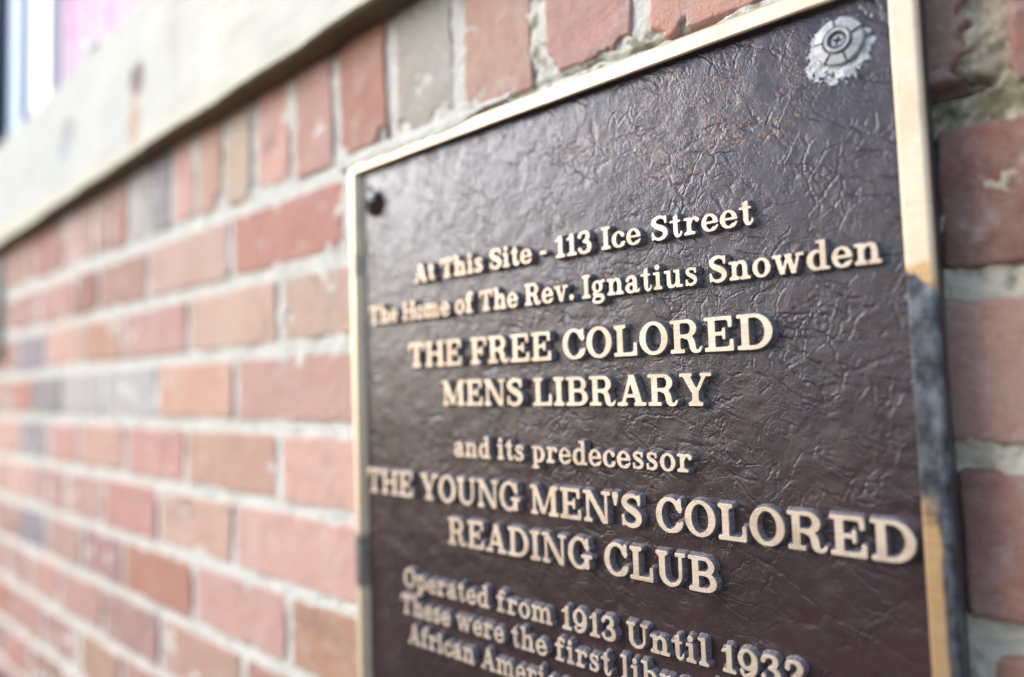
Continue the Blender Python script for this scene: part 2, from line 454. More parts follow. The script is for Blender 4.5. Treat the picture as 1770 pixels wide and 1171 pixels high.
BED = [0.168, 0.0998, 0.0316, -0.0366, -0.1048, -0.173, -0.2412, -0.3094, -0.3776, -0.4458, -0.514, -0.5822, -0.6504]
JOINTS = {   # head joints of each course, course 1 is the one below the soldiers
 1: [-1.41, -1.241, -1.074, -0.985, -0.824, -0.630, -0.4417, -0.255, -0.0255, 0.165],
 2: [-1.36, -1.207, -1.045, -0.904, -0.722, -0.543, -0.360, -0.18, -0.052, 0.125],
 3: [-1.41, -1.273, -1.133, -0.969, -0.802, -0.623, -0.43, -0.205, -0.0115, 0.18],
 4: [-1.33, -1.191, -1.057, -0.893, -0.730, -0.546, -0.360, -0.18, -0.052, 0.13],
 5: [-1.40, -1.250, -1.104, -0.9685, -0.801, -0.628, -0.431, -0.24, -0.045, 0.16],
 6: [-1.329, -1.194, -1.042, -0.901, -0.713, -0.535, -0.345, -0.16, 0.03, 0.22],
 7: [-1.41, -1.28, -1.134, -0.964, -0.796, -0.614, -0.425, -0.235, -0.04, 0.15],
 8: [-1.37, -1.215, -1.054, -0.903, -0.71, -0.52, -0.33, -0.14, 0.05],
 9: [-1.42, -1.27, -1.11, -0.95, -0.78, -0.60, -0.42, -0.23, -0.04],
 10: [-1.35, -1.19, -1.03, -0.87, -0.70, -0.52, -0.33, -0.14],
 11: [-1.42, -1.27, -1.11, -0.95, -0.78, -0.60, -0.42, -0.23, -0.04],
 12: [-1.35, -1.19, -1.03, -0.87, -0.70, -0.52, -0.33, -0.14]}
LEFT_END, RIGHT_END = -1.56, 0.34
SOLD = [-0.1766, -0.2467, -0.3151, -0.3852, -0.4543, -0.5197, -0.5836, -0.6417, -0.702, -0.761]
u = SOLD[-1]
while u > LEFT_END + 0.08: u -= 0.0605; SOLD.append(round(u, 4))
u = -0.1766; pre = []
while u < RIGHT_END - 0.08: u += 0.069; pre.insert(0, round(u, 4))
SOLD = pre + SOLD

PAL = dict(red=(0.52, 0.215, 0.15), pink=(0.58, 0.315, 0.255), mauve=(0.49, 0.26, 0.225), peach=(0.69, 0.40, 0.30), pale=(0.68, 0.44, 0.365),
           grey=(0.47, 0.41, 0.37), lgrey=(0.52, 0.51, 0.50), blue=(0.26, 0.28, 0.31), tan=(0.56, 0.44, 0.33), orange=(0.58, 0.30, 0.18),
           rust=(0.32, 0.125, 0.085), brown=(0.36, 0.17, 0.125), dred=(0.25, 0.115, 0.09), plum=(0.10, 0.045, 0.05))  # dred also carries the dimmer light at the right, put into colour
# colour of the brick whose right hand joint is the key
SOLD_COL = {-0.1076: 'pink', -0.1766: 'pink', -0.2467: 'pink', -0.3151: 'grey', -0.3852: 'red', -0.4543: 'pink', -0.5197: 'peach',
            -0.5836: 'tan', -0.6417: 'peach', -0.702: 'peach', -0.761: 'blue', -0.8215: 'lgrey', -0.882: 'mauve', -0.9425: 'mauve', -1.003: 'pink'}
C_COL = {1: ['pink', 'mauve', 'mauve', 'rust', 'mauve', 'pale', 'red', 'red', 'dred', 'dred', 'plum'],
         2: ['mauve', 'blue', 'peach', 'orange', 'pink', 'peach', 'pale', 'pale', 'dred', 'dred', 'dred'],
         3: ['pink', 'red', 'blue', 'lgrey', 'lgrey', 'peach', 'pink', 'pink', 'brown', 'brown', 'pink'],
         4: ['peach', 'blue', 'pink', 'peach', 'pink', 'pink', 'peach', 'peach', 'dred', 'dred', 'dred'],
         5: ['pink', 'peach', 'mauve', 'pink', 'pink', 'peach', 'pale', 'pale', 'brown', 'brown', 'red'],
         6: ['mauve', 'blue', 'pink', 'mauve', 'red', 'peach', 'orange', 'red', 'pink', 'red', 'red'],
         7: ['mauve', 'mauve', 'peach', 'pink', 'mauve', 'pink', 'red', 'red', 'pink', 'red', 'red'],
         8: ['red', 'mauve', 'mauve', 'orange', 'mauve', 'pink', 'red', 'pink', 'red', 'red', 'red'],
         9: ['mauve', 'red', 'brown', 'mauve', 'pink', 'mauve', 'red', 'pink', 'red', 'red', 'red']}
# broken spots: u, v, radius
CHIPS = [(-0.2440, 0.1755, 0.0080), (-0.2420, 0.1835, 0.0065), (-0.2360, 0.1800, 0.0045), (-0.1855, 0.1775, 0.005), (-0.2020, 0.1750, 0.004), (-0.170, 0.179, 0.004),
         (-0.3150, 0.1800, 0.006), (-0.372, 0.1800, 0.006), (-0.340, 0.1795, 0.005), (-0.4500, 0.1840, 0.0055), (-0.398, 0.184, 0.004),
         (-0.4420, 0.1260, 0.006), (-0.452, 0.1050, 0.006), (-0.470, 0.104, 0.005), (-0.530, 0.1030, 0.005), (-0.5290, 0.060, 0.005),
         (-0.545, 0.096, 0.005), (-0.1525, 0.1745, 0.004), (-0.5850, 0.183, 0.007), (-0.655, 0.184, 0.007),
         (-0.0300, 0.1165, 0.0065), (-0.0315, 0.1290, 0.004), (-0.0315, 0.1420, 0.004)]
rng = random.Random(7)
COURSE_H = 0.0682

def make_brick(u0, u1, v0, v1, colname, k, idx):
    wd = u1 - u0; ht = v1 - v0
    uc = (u0 + u1) / 2
    step = 0.0011 if uc > -0.55 else (0.0018 if uc > -0.9 else 0.003)
    nx, ny = max(int(wd / step), 8), max(int(ht / step), 8)
    a = np.linspace(-0.003, wd + 0.003, nx + 1); b_ = np.linspace(-0.003, ht + 0.003, ny + 1)
    uu, vv = np.meshgrid(a, b_)
    U, V = uu + u0, vv + v0
    e = np.minimum(np.minimum(uu, wd - uu), np.minimum(vv, ht - vv))
    # softened corner
    cx = np.maximum(0.003 - np.minimum(uu, wd - uu), 0); cy = np.maximum(0.003 - np.minimum(vv, ht - vv), 0)
    e = np.where((cx > 0) & (cy > 0), 0.003 - np.hypot(cx, cy), e)
    e = e + 0.0009 * fbm(U, V, 0.03, 11 + idx, 3) + 0.0006 * fbm(U, V, 0.005, 12 + idx, 4, 0.6) + 0.0008
    for cu, cv, cr in CHIPS:
        if u0 - 0.02 < cu < u1 + 0.02 and v0 - 0.02 < cv < v1 + 0.02:
            dd = np.hypot(U - cu, V - cv) - cr + 0.0032 * fbm(U, V, 0.008, 91 + idx, 4, 0.6)
            e = np.minimum(e, dd)
    rough = 1.0
    if uc > -0.055 and v0 > 0.10: rough = 3.2
    face = 0.0007 * k + 0.0008 * fbm(U, V, 0.035, 31 + idx, 3) * rough + 0.00035 * rough * fbm(U, V, 0.006, 51 + idx, 4)
    h = face - 0.011 * (1 - sstep(-0.0008, 0.0022, e)) ** 1.3
    P = np.stack([uu - wd / 2, -h, vv - ht / 2], -1)
    me = grid_mesh('brick', P)
    # turn the rim back into the wall so that the piece is solid
    o = link('brick', me, M_BRICK, wall, loc=(u0 + wd / 2, 0, Z0 + v0 + ht / 2))
    c = PAL[colname]
    if uc < -0.42: c = tuple(0.88 * a_ + 0.12 * b_ for a_, b_ in zip(c, (0.70, 0.60, 0.56)))  # bricks paler to the left: brighter, hazier light put into the colour
    elif uc < -0.06: c = tuple(0.85 * a_ + 0.15 * b_ for a_, b_ in zip(c, (0.60, 0.52, 0.48)))
    j = [rng.uniform(0.93, 1.07) for _ in range(3)]
    s = rng.uniform(0.92, 1.06)
    if v0 < -0.22: s *= 0.86
    c = (c[0], c[1] * 0.98, c[2] * 1.00)
    o.color = (c[0] * s * j[0], c[1] * s * j[1], c[2] * s * j[2], 1)
    return o

RECTS = []            # u0,u1,v0,v1 of every brick, for the mortar
idx = 0
def hidden(u0, u1, v0, v1): return u0 > -0.405 and u1 < -0.063 and v1 < 0.150 and v0 > -0.29
for c in range(1, 13):
    top, bot = BED[c - 1], BED[c] if c < len(BED) else BED[c - 1] - COURSE_H
    js = [LEFT_END - 0.004] + JOINTS[c] + [RIGHT_END + 0.004]
    for n, (a, b2) in enumerate(zip(js[:-1], js[1:])):
        jw = 0.0055 if c != 1 or b2 < -0.1 else 0.006
        u0, u1, v0, v1 = a + jw, b2 - jw, bot + 0.0058, top - 0.0058
        v0 += rng.uniform(-0.001, 0.001); v1 += rng.uniform(-0.001, 0.001)
        if c == 1 and a < -0.2 < b2 or c == 1 and u1 < -0.0255 and u0 > -0.3: v0 += 0.008    # bottom eroded next to the plaque
        if hidden(u0, u1, v0, v1): continue
        idx += 1
        cols = C_COL.get(c, C_COL[9 - (c % 2)])
        make_brick(u0, u1, v0, v1, cols[n % len(cols)], rng.uniform(0.2, 1.4), idx)
        RECTS.append((u0, u1, v0, v1))
for a, b2 in zip(SOLD[1:], SOLD[:-1]):
    idx += 1
    jw = 0.0052
    v0 = 0.1775 + rng.uniform(-0.002, 0.0025)
    if a > -0.20: v0 = 0.1745
    name = SOLD_COL.get(round(b2, 4)) or rng.choice(['mauve', 'pink', 'pink', 'blue', 'red', 'pale'])
    make_brick(a + jw, b2 - jw, v0, v0 + 0.198, name, rng.uniform(0.3, 2.0), idx)
    RECTS.append((a + jw, b2 - jw, v0, v0 + 0.198))

# mortar: one relief sheet in front, deeper where it has fallen out
us = [RIGHT_END]
while us[-1] > LEFT_END:
    us.append(us[-1] - (0.0011 if us[-1] > -0.55 else 0.0011 + (-0.55 - us[-1]) * 0.0025))
us = np.array(us[::-1]); vs = np.arange(-0.665, 0.385, 0.0014)
U, V = np.meshgrid(us, vs)
H = -0.0010 + 0.0012 * fbm(U, V, 0.03, 5, 4) + 0.0008 * fbm(U, V, 0.006, 6, 4, 0.6)
H = np.minimum(H, 0.0002)
above = sstep(-0.46, -0.40, U) * sstep(0.150, 0.156, V) * (1 - sstep(0.170, 0.1745, V + 0.0035 * fbm(U, V, 0.02, 77, 3))) * (1 - sstep(-0.075, -0.06, U))
H = H + above * 0.0032                                # mortar buttered up against the plaque's top edge
smear = sstep(-0.42, -0.38, U) * (1 - sstep(-0.31, -0.27, U + 0.02 * fbm(U, V, 0.02, 55, 3))) * sstep(0.148, 0.156, V) * (1 - sstep(0.1625, 0.1655, V + 0.002 * fbm(U, V, 0.01, 57, 3)))
crack_v = 0.1765 + 0.0025 * fbm(U, V * 0, 0.02, 88, 4)
crack = np.exp(-((V - crack_v) / 0.0011) ** 2) * sstep(-0.28, -0.22, U) * (1 - sstep(-0.06, -0.05, U))
H = H - crack * 0.006
right_side = sstep(-0.055, -0.045, U)
H = H + right_side * (0.0026 * fbm(U, V, 0.014, 15, 4) + 0.0019 * fbm(U, V, 0.0045, 16, 4, 0.65) - 0.0018)
moss_gap = np.exp(-(((V - 0.1105) / 0.0028) ** 2)) * right_side * (1 - sstep(-0.028, -0.022, U))
H = np.minimum(H, 0.0012) - moss_gap * 0.010
P = np.stack([U, -H, V + Z0], -1)
mo = link('mortar', grid_mesh('mortar', P), M_MORTAR, wall)
# solid core of the wall, window opening left free
bm = bmesh.new()
WIN = (-1.52, -0.30, 0.440, 1.35)
core = [(-3.2, 2.4, -1.45, 0.425), (-3.2, WIN[0], 0.425, 2.2), (WIN[1], 2.4, 0.425, 2.2), (WIN[0], WIN[1], WIN[3], 2.2)]
for a, b2, c, e in core: add_box(bm, a, b2, 0.012, 0.26, Z0 + c, Z0 + e)
link('wall_core', bm_mesh('wall_core', bm), M_MORTAR, wall)
# brickwork beyond the picture, one joined part
bm = bmesh.new()
def plain_course(v0, c, x0, x1):
    x = x0 + (0.1 if c % 2 else 0)
    while x < x1 - 0.05:
        xe = min(x + 0.19, x1)
        add_box(bm, x + 0.005, xe - 0.005, -0.001, 0.02, Z0 + v0 + 0.006, Z0 + v0 + COURSE_H - 0.006)
        x += 0.2
for c in range(-21, 32):
    v0 = 0.0316 + c * COURSE_H
    if v0 + COURSE_H < -1.44: continue
    inside = v0 > -0.66 and v0 + COURSE_H < 0.39
    for x0, x1 in ((-3.2, LEFT_END), (RIGHT_END + 0.001, 2.4)) if inside or True else ():
        if v0 > -0.67 and v0 < 0.37: plain_course(v0, c, x0, x1)
    if v0 + COURSE_H <= -0.64: plain_course(v0, c, -3.2, 2.4)
    elif v0 >= 0.37 + 0.0:
        if v0 < WIN[3]:
            plain_course(v0, c, -3.2, WIN[0] - 0.06); plain_course(v0, c, WIN[1] + 0.06, 2.4)
        else: plain_course(v0, c, -3.2, 2.4)
tag(link('brick_courses', bm_mesh('brick_courses', bm), M_BRICK, wall), kind='stuff').color = (0.52, 0.31, 0.26, 1)

# ------------------------------------------------------------------ timber beam above
BT = R(1.25)
nx = 260
prof = []      # profile in (y, z) around the board
Wb, Hb = 0.024, 0.172
xs = np.linspace(-1.75, 0.5, nx)
def beam_profile():
    p = []
    for (y, z) in ((0.0115, 0), (-Wb + 0.003, 0), (-Wb, 0.0025), (-Wb, 0.03), (-Wb, 0.06), (-Wb, 0.10), (-Wb, 0.14), (-Wb, Hb - 0.003), (-Wb + 0.003, Hb), (0.0115, Hb)): p.append((y, z))
    return np.array(p + [p[0]])
bp = beam_profile()
X = np.repeat(xs[None, :], len(bp), 0); Y = np.repeat(bp[:, 0][:, None], nx, 1); Zz = np.repeat(bp[:, 1][:, None], nx, 1)
wob = 0.0016 * fbm(X, Zz * 0, 0.10, 61, 3) + 0.0007 * fbm(X, Zz * 0, 0.012, 62, 3)
Zz = Zz + np.where(Zz < 0.02, wob, 0.6 * wob[::-1]) + (X + 0.39) * math.tan(BT) + 0.2705
Y = Y - 0.0008 * fbm(X, Zz, 0.05, 63, 3) * (Y < 0)
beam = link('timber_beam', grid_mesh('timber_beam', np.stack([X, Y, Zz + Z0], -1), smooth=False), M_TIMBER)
tag(beam, 'pale weathered timber sill board with two dark knots, running above the brick wall', 'beam')
for p in beam.data.polygons: p.use_smooth = False

# ------------------------------------------------------------------ window above the board
win = link('window', None, loc=(0, 0, 0))
tag(win, 'white framed window with a pink curtain above the timber board', 'window')
zt, zb = Z0 + WIN[3], Z0 + 0.425
bm = bmesh.new()
add_box(bm, -1.372, -1.2925, -0.016, 0.10, zb, zt, 0.003); link('frame', bm_mesh('frame', bm), mat_simple('pale blue frame paint', (0.30, 0.42, 0.62), 0.5, 0, 0.06, 20), win)
bm = bmesh.new()
add_box(bm, -1.2920, -1.18, -0.006, 0.06, zb, zt, 0.004); link('sash', bm_mesh('sash', bm), M_WHITE, win)
bm = bmesh.new()
add_box(bm, -1.2895, -0.36, -0.002, 0.06, zt + 0.0002, zt + 0.05, 0.003)
add_box(bm, -0.358, -0.302, -0.002, 0.06, zb + 0.002, zt, 0.003); link('frame', bm_mesh('frame', bm), M_WHITE, win)
nu, nv = 260, 12
cu, cv = np.meshgrid(np.linspace(-1.178, -0.36, nu), np.linspace(zb + 0.02, zt, nv))
fold = 0.005 * np.sin(cu * 60 + 2.0 * np.sin(cu * 17)) + 0.002 * np.sin(cu * 150)
link('curtain', grid_mesh('curtain', np.stack([cu, 0.008 + fold * 0.6, cv], -1)), M_PINK, win)
bm = bmesh.new(); add_box(bm, -1.178, -0.36, -0.006, 0.004, zb, zb + 0.026, 0.003)
link('sill_trim', bm_mesh('sill_trim', bm), mat_simple('crimson paint', (0.33, 0.06, 0.08), 0.6), win)
bm = bmesh.new(); bmesh.ops.create_uvsphere(bm, u_segments=16, v_segments=10, radius=0.013)
for v in bm.verts: v.co = Vector((v.co.x * 1.5 - 0.995, v.co.y * 0.8 - 0.004, v.co.z * 0.8 + zb + 0.034))
link('catch', bm_mesh('catch', bm, True), M_WHITE, win)

shut = link('window_shutter', None, loc=(0, 0, 0))
tag(shut, 'navy blue louvred shutter left of the white window frame', 'shutter')
bm = bmesh.new()
for a, b2 in ((-1.83, -1.785), (-1.425, -1.377)): add_box(bm, a, b2, -0.034, 0.004, zb + 0.02, zt, 0.002)
for a, b2 in ((zb + 0.02, zb + 0.08), (zt - 0.07, zt)): add_box(bm, -1.784, -1.426, -0.032, 0.002, a, b2, 0.002)
link('frame', bm_mesh('frame', bm), M_NAVY, shut)
sl = bmesh.new(); add_box(sl, -0.179, 0.179, -0.004, 0.004, -0.021, 0.021, 0.001); slm = bm_mesh('slat', sl)
for k in range(21):
    s = link('slat', slm, M_NAVY, shut, loc=(-1.605, -0.014, zb + 0.10 + k * 0.036)); s.rotation_euler = (R(-38), 0, 0)

# bracket under the far end of the board, and a cabinet low down at the corner
brk = link('board_bracket', None, loc=(0, 0, 0))
tag(brk, 'pale grey green timber post under the far left end of the board', 'post')
M_POST = mat_simple('grey green post paint', (0.47, 0.52, 0.48), 0.7, 0, 0.15, 30)
bm = bmesh.new(); add_box(bm, -1.64, -1.452, -0.012, -0.003, Z0 + 0.085, Z0 + 0.243, 0.004); link('post_block', bm_mesh('post_block', bm), M_POST, brk)
bm = bmesh.new(); add_box(bm, -1.65, -1.446, -0.018, -0.003, Z0 + 0.066, Z0 + 0.083, 0.004); link('foot_moulding', bm_mesh('foot_moulding', bm), M_POST, brk)
box = link('meter_box', None, loc=(0, 0, 0))
tag(box, 'dark blue grey metal box low on the wall at the far left corner', 'meter box')
bm = bmesh.new(); add_box(bm, -1.66, -1.375, -0.085, -0.004, Z0 - 0.76, Z0 - 0.468, 0.006, 3); link('body', bm_mesh('body', bm), M_METAL, box)
bm = bmesh.new(); add_box(bm, -1.64, -1.395, -0.092, -0.086, Z0 - 0.74, Z0 - 0.488, 0.003); link('door', bm_mesh('door', bm), M_METAL, box)

# ------------------------------------------------------------------ slab-serif letter shapes (cap height = 1)
G = 88                              # samples per cap height
def rect(x0, x1, y0, y1): return ('p', [(x0, y0), (x1, y0), (x1, y1), (x0, y1)])
def seg(x1, y1, x2, y2, w): return ('p', [(x1 - w / 2, y1), (x1 + w / 2, y1), (x2 + w / 2, y2), (x2 - w / 2, y2)])
def poly(*p): return ('p', list(p))
def cv(*p): return ('c', list(p))
def ell(cx, cy, rx, ry): return ('e', (cx, cy, rx, ry))
def neg(s): return ('-', s)
def ring(cx, cy, rx, ry, tx, ty): return [ell(cx, cy, rx, ry), neg(ell(cx, cy, rx - tx, ry - ty))]
def bowl(x0, xm, x1, y0, y1, tx, ty):
    cy, ry = (y0 + y1) / 2, (y1 - y0) / 2
    return [rect(x0, xm, y0, y1), ell(xm, cy, x1 - xm, ry), neg(rect(x0, xm, y0 + ty, y1 - ty)), neg(ell(xm, cy, x1 - xm - tx, ry - ty)), neg(rect(-.6, x0, y0, y1))]
T, t, s_ = 0.205, 0.105, 0.105
XH = 0.70
def stem(x, y0, y1, w=T): return rect(x, x + w, y0, y1)
def foot(x, w=T, l=0.11, r=0.11, y=0.0): return [rect(x - l, x + w + r, y, y + s_), poly((x - l * .5, y + s_), (x + w + r * .5, y + s_), (x + w, y + s_ + .06), (x, y + s_ + .06))]
def head(x, w=T, l=0.11, r=0.11, y=1.0): return [rect(x - l, x + w + r, y - s_, y), poly((x - l * .5, y - s_), (x + w + r * .5, y - s_), (x + w, y - s_ - .06), (x, y - s_ - .06))]
GL = {}
def g(ch, w, *items):
    L = []
    for it in items: L.extend(it if isinstance(it, list) else [it])
    GL[ch] = (w, L)
g('A', 1.06, seg(.20, 0.02, .53, 1, .12), seg(.83, 0.02, .53, 1, .23), rect(.30, .72, .27, .37), rect(0, .38, 0, s_), rect(.62, 1.06, 0, s_))
g('B', .90, bowl(.16, .52, .84, .47, 1, .19, t), bowl(.16, .54, .90, 0, .565, .205, t), stem(.12, 0, 1), rect(0, .2, 0, s_), rect(0, .2, 1 - s_, 1), neg(rect(.325, .40, .5, .51)))
g('C', .90, ring(.47, .5, .47, .52, .205, .105), neg(rect(.62, 1.1, .30, .66)), rect(.76, .87, .60, .99), cv((.66, .055, .055), (.80, .14, .052), (.885, .30, .048)))
g('D', 1.0, bowl(.18, .48, 1.0, 0, 1, .215, t), stem(.13, 0, 1), rect(0, .2, 0, s_), rect(0, .2, 1 - s_, 1))
g('E', .90, stem(.12, 0, 1), rect(0, .86, 0, s_), rect(0, .83, 1 - s_, 1), rect(.76, .87, .0, .33), rect(.73, .84, .68, 1), rect(.3, .56, .455, .555), rect(.54, .635, .34, .67), poly((.70, .1), (.78, .1), (.78, .2)), poly((.67, .9), (.75, .9), (.75, .8)))
g('F', .84, stem(.12, 0, 1), rect(0, .50, 0, s_), rect(0, .80, 1 - s_, 1), rect(.71, .82, .66, 1), rect(.3, .54, .43, .53), rect(.52, .615, .32, .64))
g('G', 1.0, ring(.47, .5, .47, .52, .205, .105), neg(rect(.62, 1.1, .30, .66)), rect(.76, .86, .60, .99), stem(.68, .02, .42, .20), rect(.56, 1.0, .36, .46), neg(rect(.88, 1.0, -.1, .36)))
g('H', 1.10, stem(.12, 0, 1), stem(.78, 0, 1), foot(.12), head(.12), foot(.78), head(.78), rect(.3, .8, .45, .555))
g('I', .46, stem(.125, 0, 1), foot(.125, l=.125, r=.125), head(.125, l=.125, r=.125))
g('L', .86, stem(.12, 0, 1), rect(0, .83, 0, s_), head(.12, r=.13), rect(.73, .84, 0, .42), poly((.66, .1), (.75, .1), (.75, .22)))
g('M', 1.26, stem(.13, 0, 1, .105), stem(.94, 0, 1, .205), seg(.19, 1, .60, .04, .20), seg(1.0, 1, .60, .04, .10), foot(.13, .105), rect(0, .22, 1 - s_, 1), foot(.94), rect(1.04, 1.26, 1 - s_, 1))
g('N', 1.08, stem(.13, 0, 1, .11), stem(.86, 0, 1, .11), seg(.20, 1, .87, 0, .22), foot(.13, .11), rect(0, .2, 1 - s_, 1), rect(.74, 1.09, 1 - s_, 1))
g('O', .98, ring(.49, .5, .49, .52, .215, .105))
g('R', 1.02, bowl(.16, .54, .86, .45, 1, .20, t), stem(.12, 0, 1), rect(0, .46, 0, s_), rect(0, .2, 1 - s_, 1), cv((.46, .48, .05), (.62, .44, .08), (.70, .30, .10), (.73, .13, .095), (.80, .045, .06), (.93, .05, .045), (.99, .15, .035)))
g('S', .78, cv((.68, .78, .04), (.58, .91, .055), (.40, .955, .065), (.20, .88, .088), (.13, .74, .10), (.24, .60, .105), (.44, .50, .115), (.62, .38, .108), (.66, .23, .10), (.56, .09, .078), (.38, .035, .06), (.19, .09, .05), (.10, .24, .04)), rect(.63, .73, .66, .98), rect(.03, .13, .02, .36))
g('T', .92, stem(.36, 0, 1), foot(.36, l=.14, r=.14), rect(0, .92, 1 - s_, 1), rect(0, .105, .64, 1), rect(.815, .92, .64, 1), poly((.1, .9), (.22, .9), (.1, .78)), poly((.82, .9), (.70, .9), (.82, .78)))
g('U', 1.04, [rect(.12, .325, .36, 1), rect(.80, .905, .36, 1)], [ell(.5125, .38, .3925, .40), neg(ell(.5625, .38, .2375, .29)), neg(rect(.325, .80, .38, .88))], head(.12), rect(.68, 1.03, 1 - s_, 1))
g('Y', 1.02, seg(.18, 1, .49, .42, .235), seg(.86, 1, .56, .42, .115), stem(.41, 0, .48), foot(.41, l=.13, r=.13), rect(0, .42, 1 - s_, 1), rect(.68, 1.04, 1 - s_, 1))
g('a', .72, [ell(.28, .20, .27, .22), neg(ell(.33, .20, .13, .115)), neg(rect(.42, .6, -.1, .5))], cv((.36, .37, .045), (.46, .36, .05)), rect(.40, .60, .14, .52), cv((.12, .52, .075), (.16, .60, .07), (.30, .655, .055), (.44, .63, .075), (.49, .52, .10), (.50, .40, .10)), cv((.50, .14, .10), (.58, .045, .055), (.68, .06, .045), (.72, .14, .03)), rect(.36, .46, -.0, .10))
g('b', .80, stem(.12, 0, 1.03, .19), rect(0, .2, .93, 1.03), [ell(.45, .34, .33, .36), neg(ell(.40, .34, .165, .255)), neg(rect(-.1, .12, -.1, .8))], stem(.12, 0, 1.0, .19))
g('c', .64, ring(.34, .34, .34, .36, .195, .09), neg(rect(.44, .9, .22, .56)), ell(.53, .52, .095, .10), cv((.44, .03, .05), (.55, .08, .045), (.62, .20, .038)))
g('d', .82, [ell(.35, .34, .33, .36), neg(ell(.40, .34, .165, .255)), neg(rect(.68, .9, -.1, .9))], stem(.50, 0, 1.03, .19), rect(.38, .6, .93, 1.03), rect(.6, .82, 0, .095))
g('e', .68, ring(.34, .34, .34, .36, .19, .09), neg(rect(.42, .9, .16, .30)), rect(.16, .66, .30, .395), cv((.42, .03, .05), (.55, .07, .045), (.64, .19, .04)))
g('f', .60, stem(.15, 0, .84, .19), foot(.15, .19, .12, .17), rect(0, .52, XH - .095, XH), cv((.245, .78, .095), (.29, .93, .085), (.42, .985, .05), (.50, .95, .05)), ell(.52, .90, .08, .085))
g('g', .76, [ell(.31, .44, .29, .26), neg(ell(.31, .44, .12, .17))], cv((.48, .60, .04), (.58, .67, .045), (.68, .66, .06)), cv((.20, .22, .045), (.12, .14, .06), (.20, .075, .07), (.38, .06, .075), (.56, .03, .08), (.60, -.10, .08), (.48, -.22, .06), (.28, -.245, .055), (.10, -.19, .06), (.09, -.08, .055), (.17, -.0, .045)))
g('h', .88, stem(.12, 0, 1.03, .19), foot(.12, .19), rect(0, .2, .93, 1.03), stem(.56, 0, .46, .19), foot(.56, .19), cv((.28, .50, .05), (.36, .61, .055), (.50, .65, .06), (.62, .58, .09), (.655, .44, .095)))
g('i', .44, stem(.12, 0, XH, .19), foot(.12, .19), rect(0, .2, XH - .10, XH), ell(.205, .90, .115, .115))
g('l', .44, stem(.12, 0, 1.03, .19), foot(.12, .19), rect(0, .2, .93, 1.03))
g('m', 1.26, stem(.11, 0, XH, .18), foot(.11, .18, .11, .09), rect(0, .2, XH - .1, XH), stem(.52, 0, .46, .18), foot(.52, .18, .08, .08), cv((.26, .50, .045), (.34, .61, .055), (.46, .65, .058), (.57, .58, .085), (.61, .44, .09)), stem(.93, 0, .46, .18), foot(.93, .18, .08, .11), cv((.67, .50, .045), (.75, .61, .055), (.87, .65, .058), (.98, .58, .085), (1.02, .44, .09)))
g('n', .88, stem(.12, 0, XH, .19), foot(.12, .19), rect(0, .2, XH - .1, XH), stem(.56, 0, .46, .19), foot(.56, .19), cv((.28, .50, .05), (.36, .61, .055), (.50, .65, .06), (.62, .58, .09), (.655, .44, .095)))
g('o', .70, ring(.35, .34, .35, .36, .19, .09))
g('p', .80, stem(.12, -.30, XH, .19), foot(.12, .19, y=-.30), rect(0, .2, XH - .1, XH), [ell(.45, .34, .33, .36), neg(ell(.40, .34, .165, .255)), neg(rect(-.1, .12, -.1, .58))], stem(.12, -.25, XH - .02, .19))
g('r', .66, stem(.12, 0, XH, .19), foot(.12, .19, .12, .17), rect(0, .2, XH - .1, XH), cv((.28, .46, .05), (.34, .59, .055), (.45, .655, .05), (.55, .63, .05)), ell(.565, .575, .095, .10))
g('s', .58, cv((.48, .55, .03), (.40, .63, .045), (.27, .655, .052), (.14, .60, .068), (.13, .50, .072), (.25, .40, .08), (.38, .325, .085), (.47, .24, .076), (.45, .12, .068), (.33, .04, .055), (.19, .045, .045), (.10, .15, .03)), rect(.43, .52, .47, .69), rect(.03, .12, 0, .24))
g('t', .54, cv((.255, .78, .095), (.255, .2, .095)), rect(0, .46, XH - .095, XH), poly((.16, .86), (.35, .95), (.35, .6), (.16, .6)), cv((.255, .2, .095), (.30, .06, .07), (.40, .035, .05), (.48, .10, .042), (.50, .20, .035)))
g('u', .88, stem(.12, .2, XH, .19), rect(0, .2, XH - .1, XH), stem(.54, 0, XH, .19), rect(.44, .6, XH - .1, XH), rect(.6, .86, 0, .095), cv((.215, .26, .095), (.25, .10, .09), (.37, .045, .06), (.50, .10, .05), (.58, .20, .045)))
g('v', .82, seg(.19, XH, .43, 0, .19), seg(.66, XH, .44, 0, .10), rect(0, .38, XH - .1, XH), rect(.52, .83, XH - .1, XH))
g('w', 1.18, seg(.17, XH, .37, 0, .18), seg(.60, XH, .38, 0, .10), seg(.59, XH, .79, 0, .18), seg(1.00, XH, .80, 0, .10), rect(0, .35, XH - .1, XH), rect(.46, .74, XH - .1, XH), rect(.87, 1.18, XH - .1, XH))
g('1', .56, stem(.20, 0, 1), foot(.20, l=.15, r=.15), poly((.02, .80), (.2, .86), (.405, 1.0), (.405, .8), (.2, .76), (.02, .71)))
g('3', .76, cv((.10, .78, .085), (.16, .90, .07), (.34, .955, .055), (.52, .90, .085), (.55, .76, .10), (.48, .60, .08), (.32, .53, .05)), cv((.32, .53, .05), (.52, .48, .075), (.62, .32, .105), (.57, .12, .09), (.38, .035, .06), (.18, .07, .065), (.10, .20, .085)))
g('9', .78, [ell(.38, .64, .37, .38), neg(ell(.37, .65, .165, .27))], cv((.645, .68, .10), (.63, .38, .105), (.52, .14, .085), (.34, .04, .058), (.19, .08, .06), (.15, .19, .08)))
g('2', .78, cv((.13, .72, .085), (.15, .87, .07), (.33, .955, .058), (.53, .89, .095), (.57, .72, .105), (.47, .52, .085), (.28, .32, .06), (.14, .12, .05)), poly((.06, 0), (.70, 0), (.76, .30), (.67, .30), (.60, .16), (.30, .17), (.10, .19)))
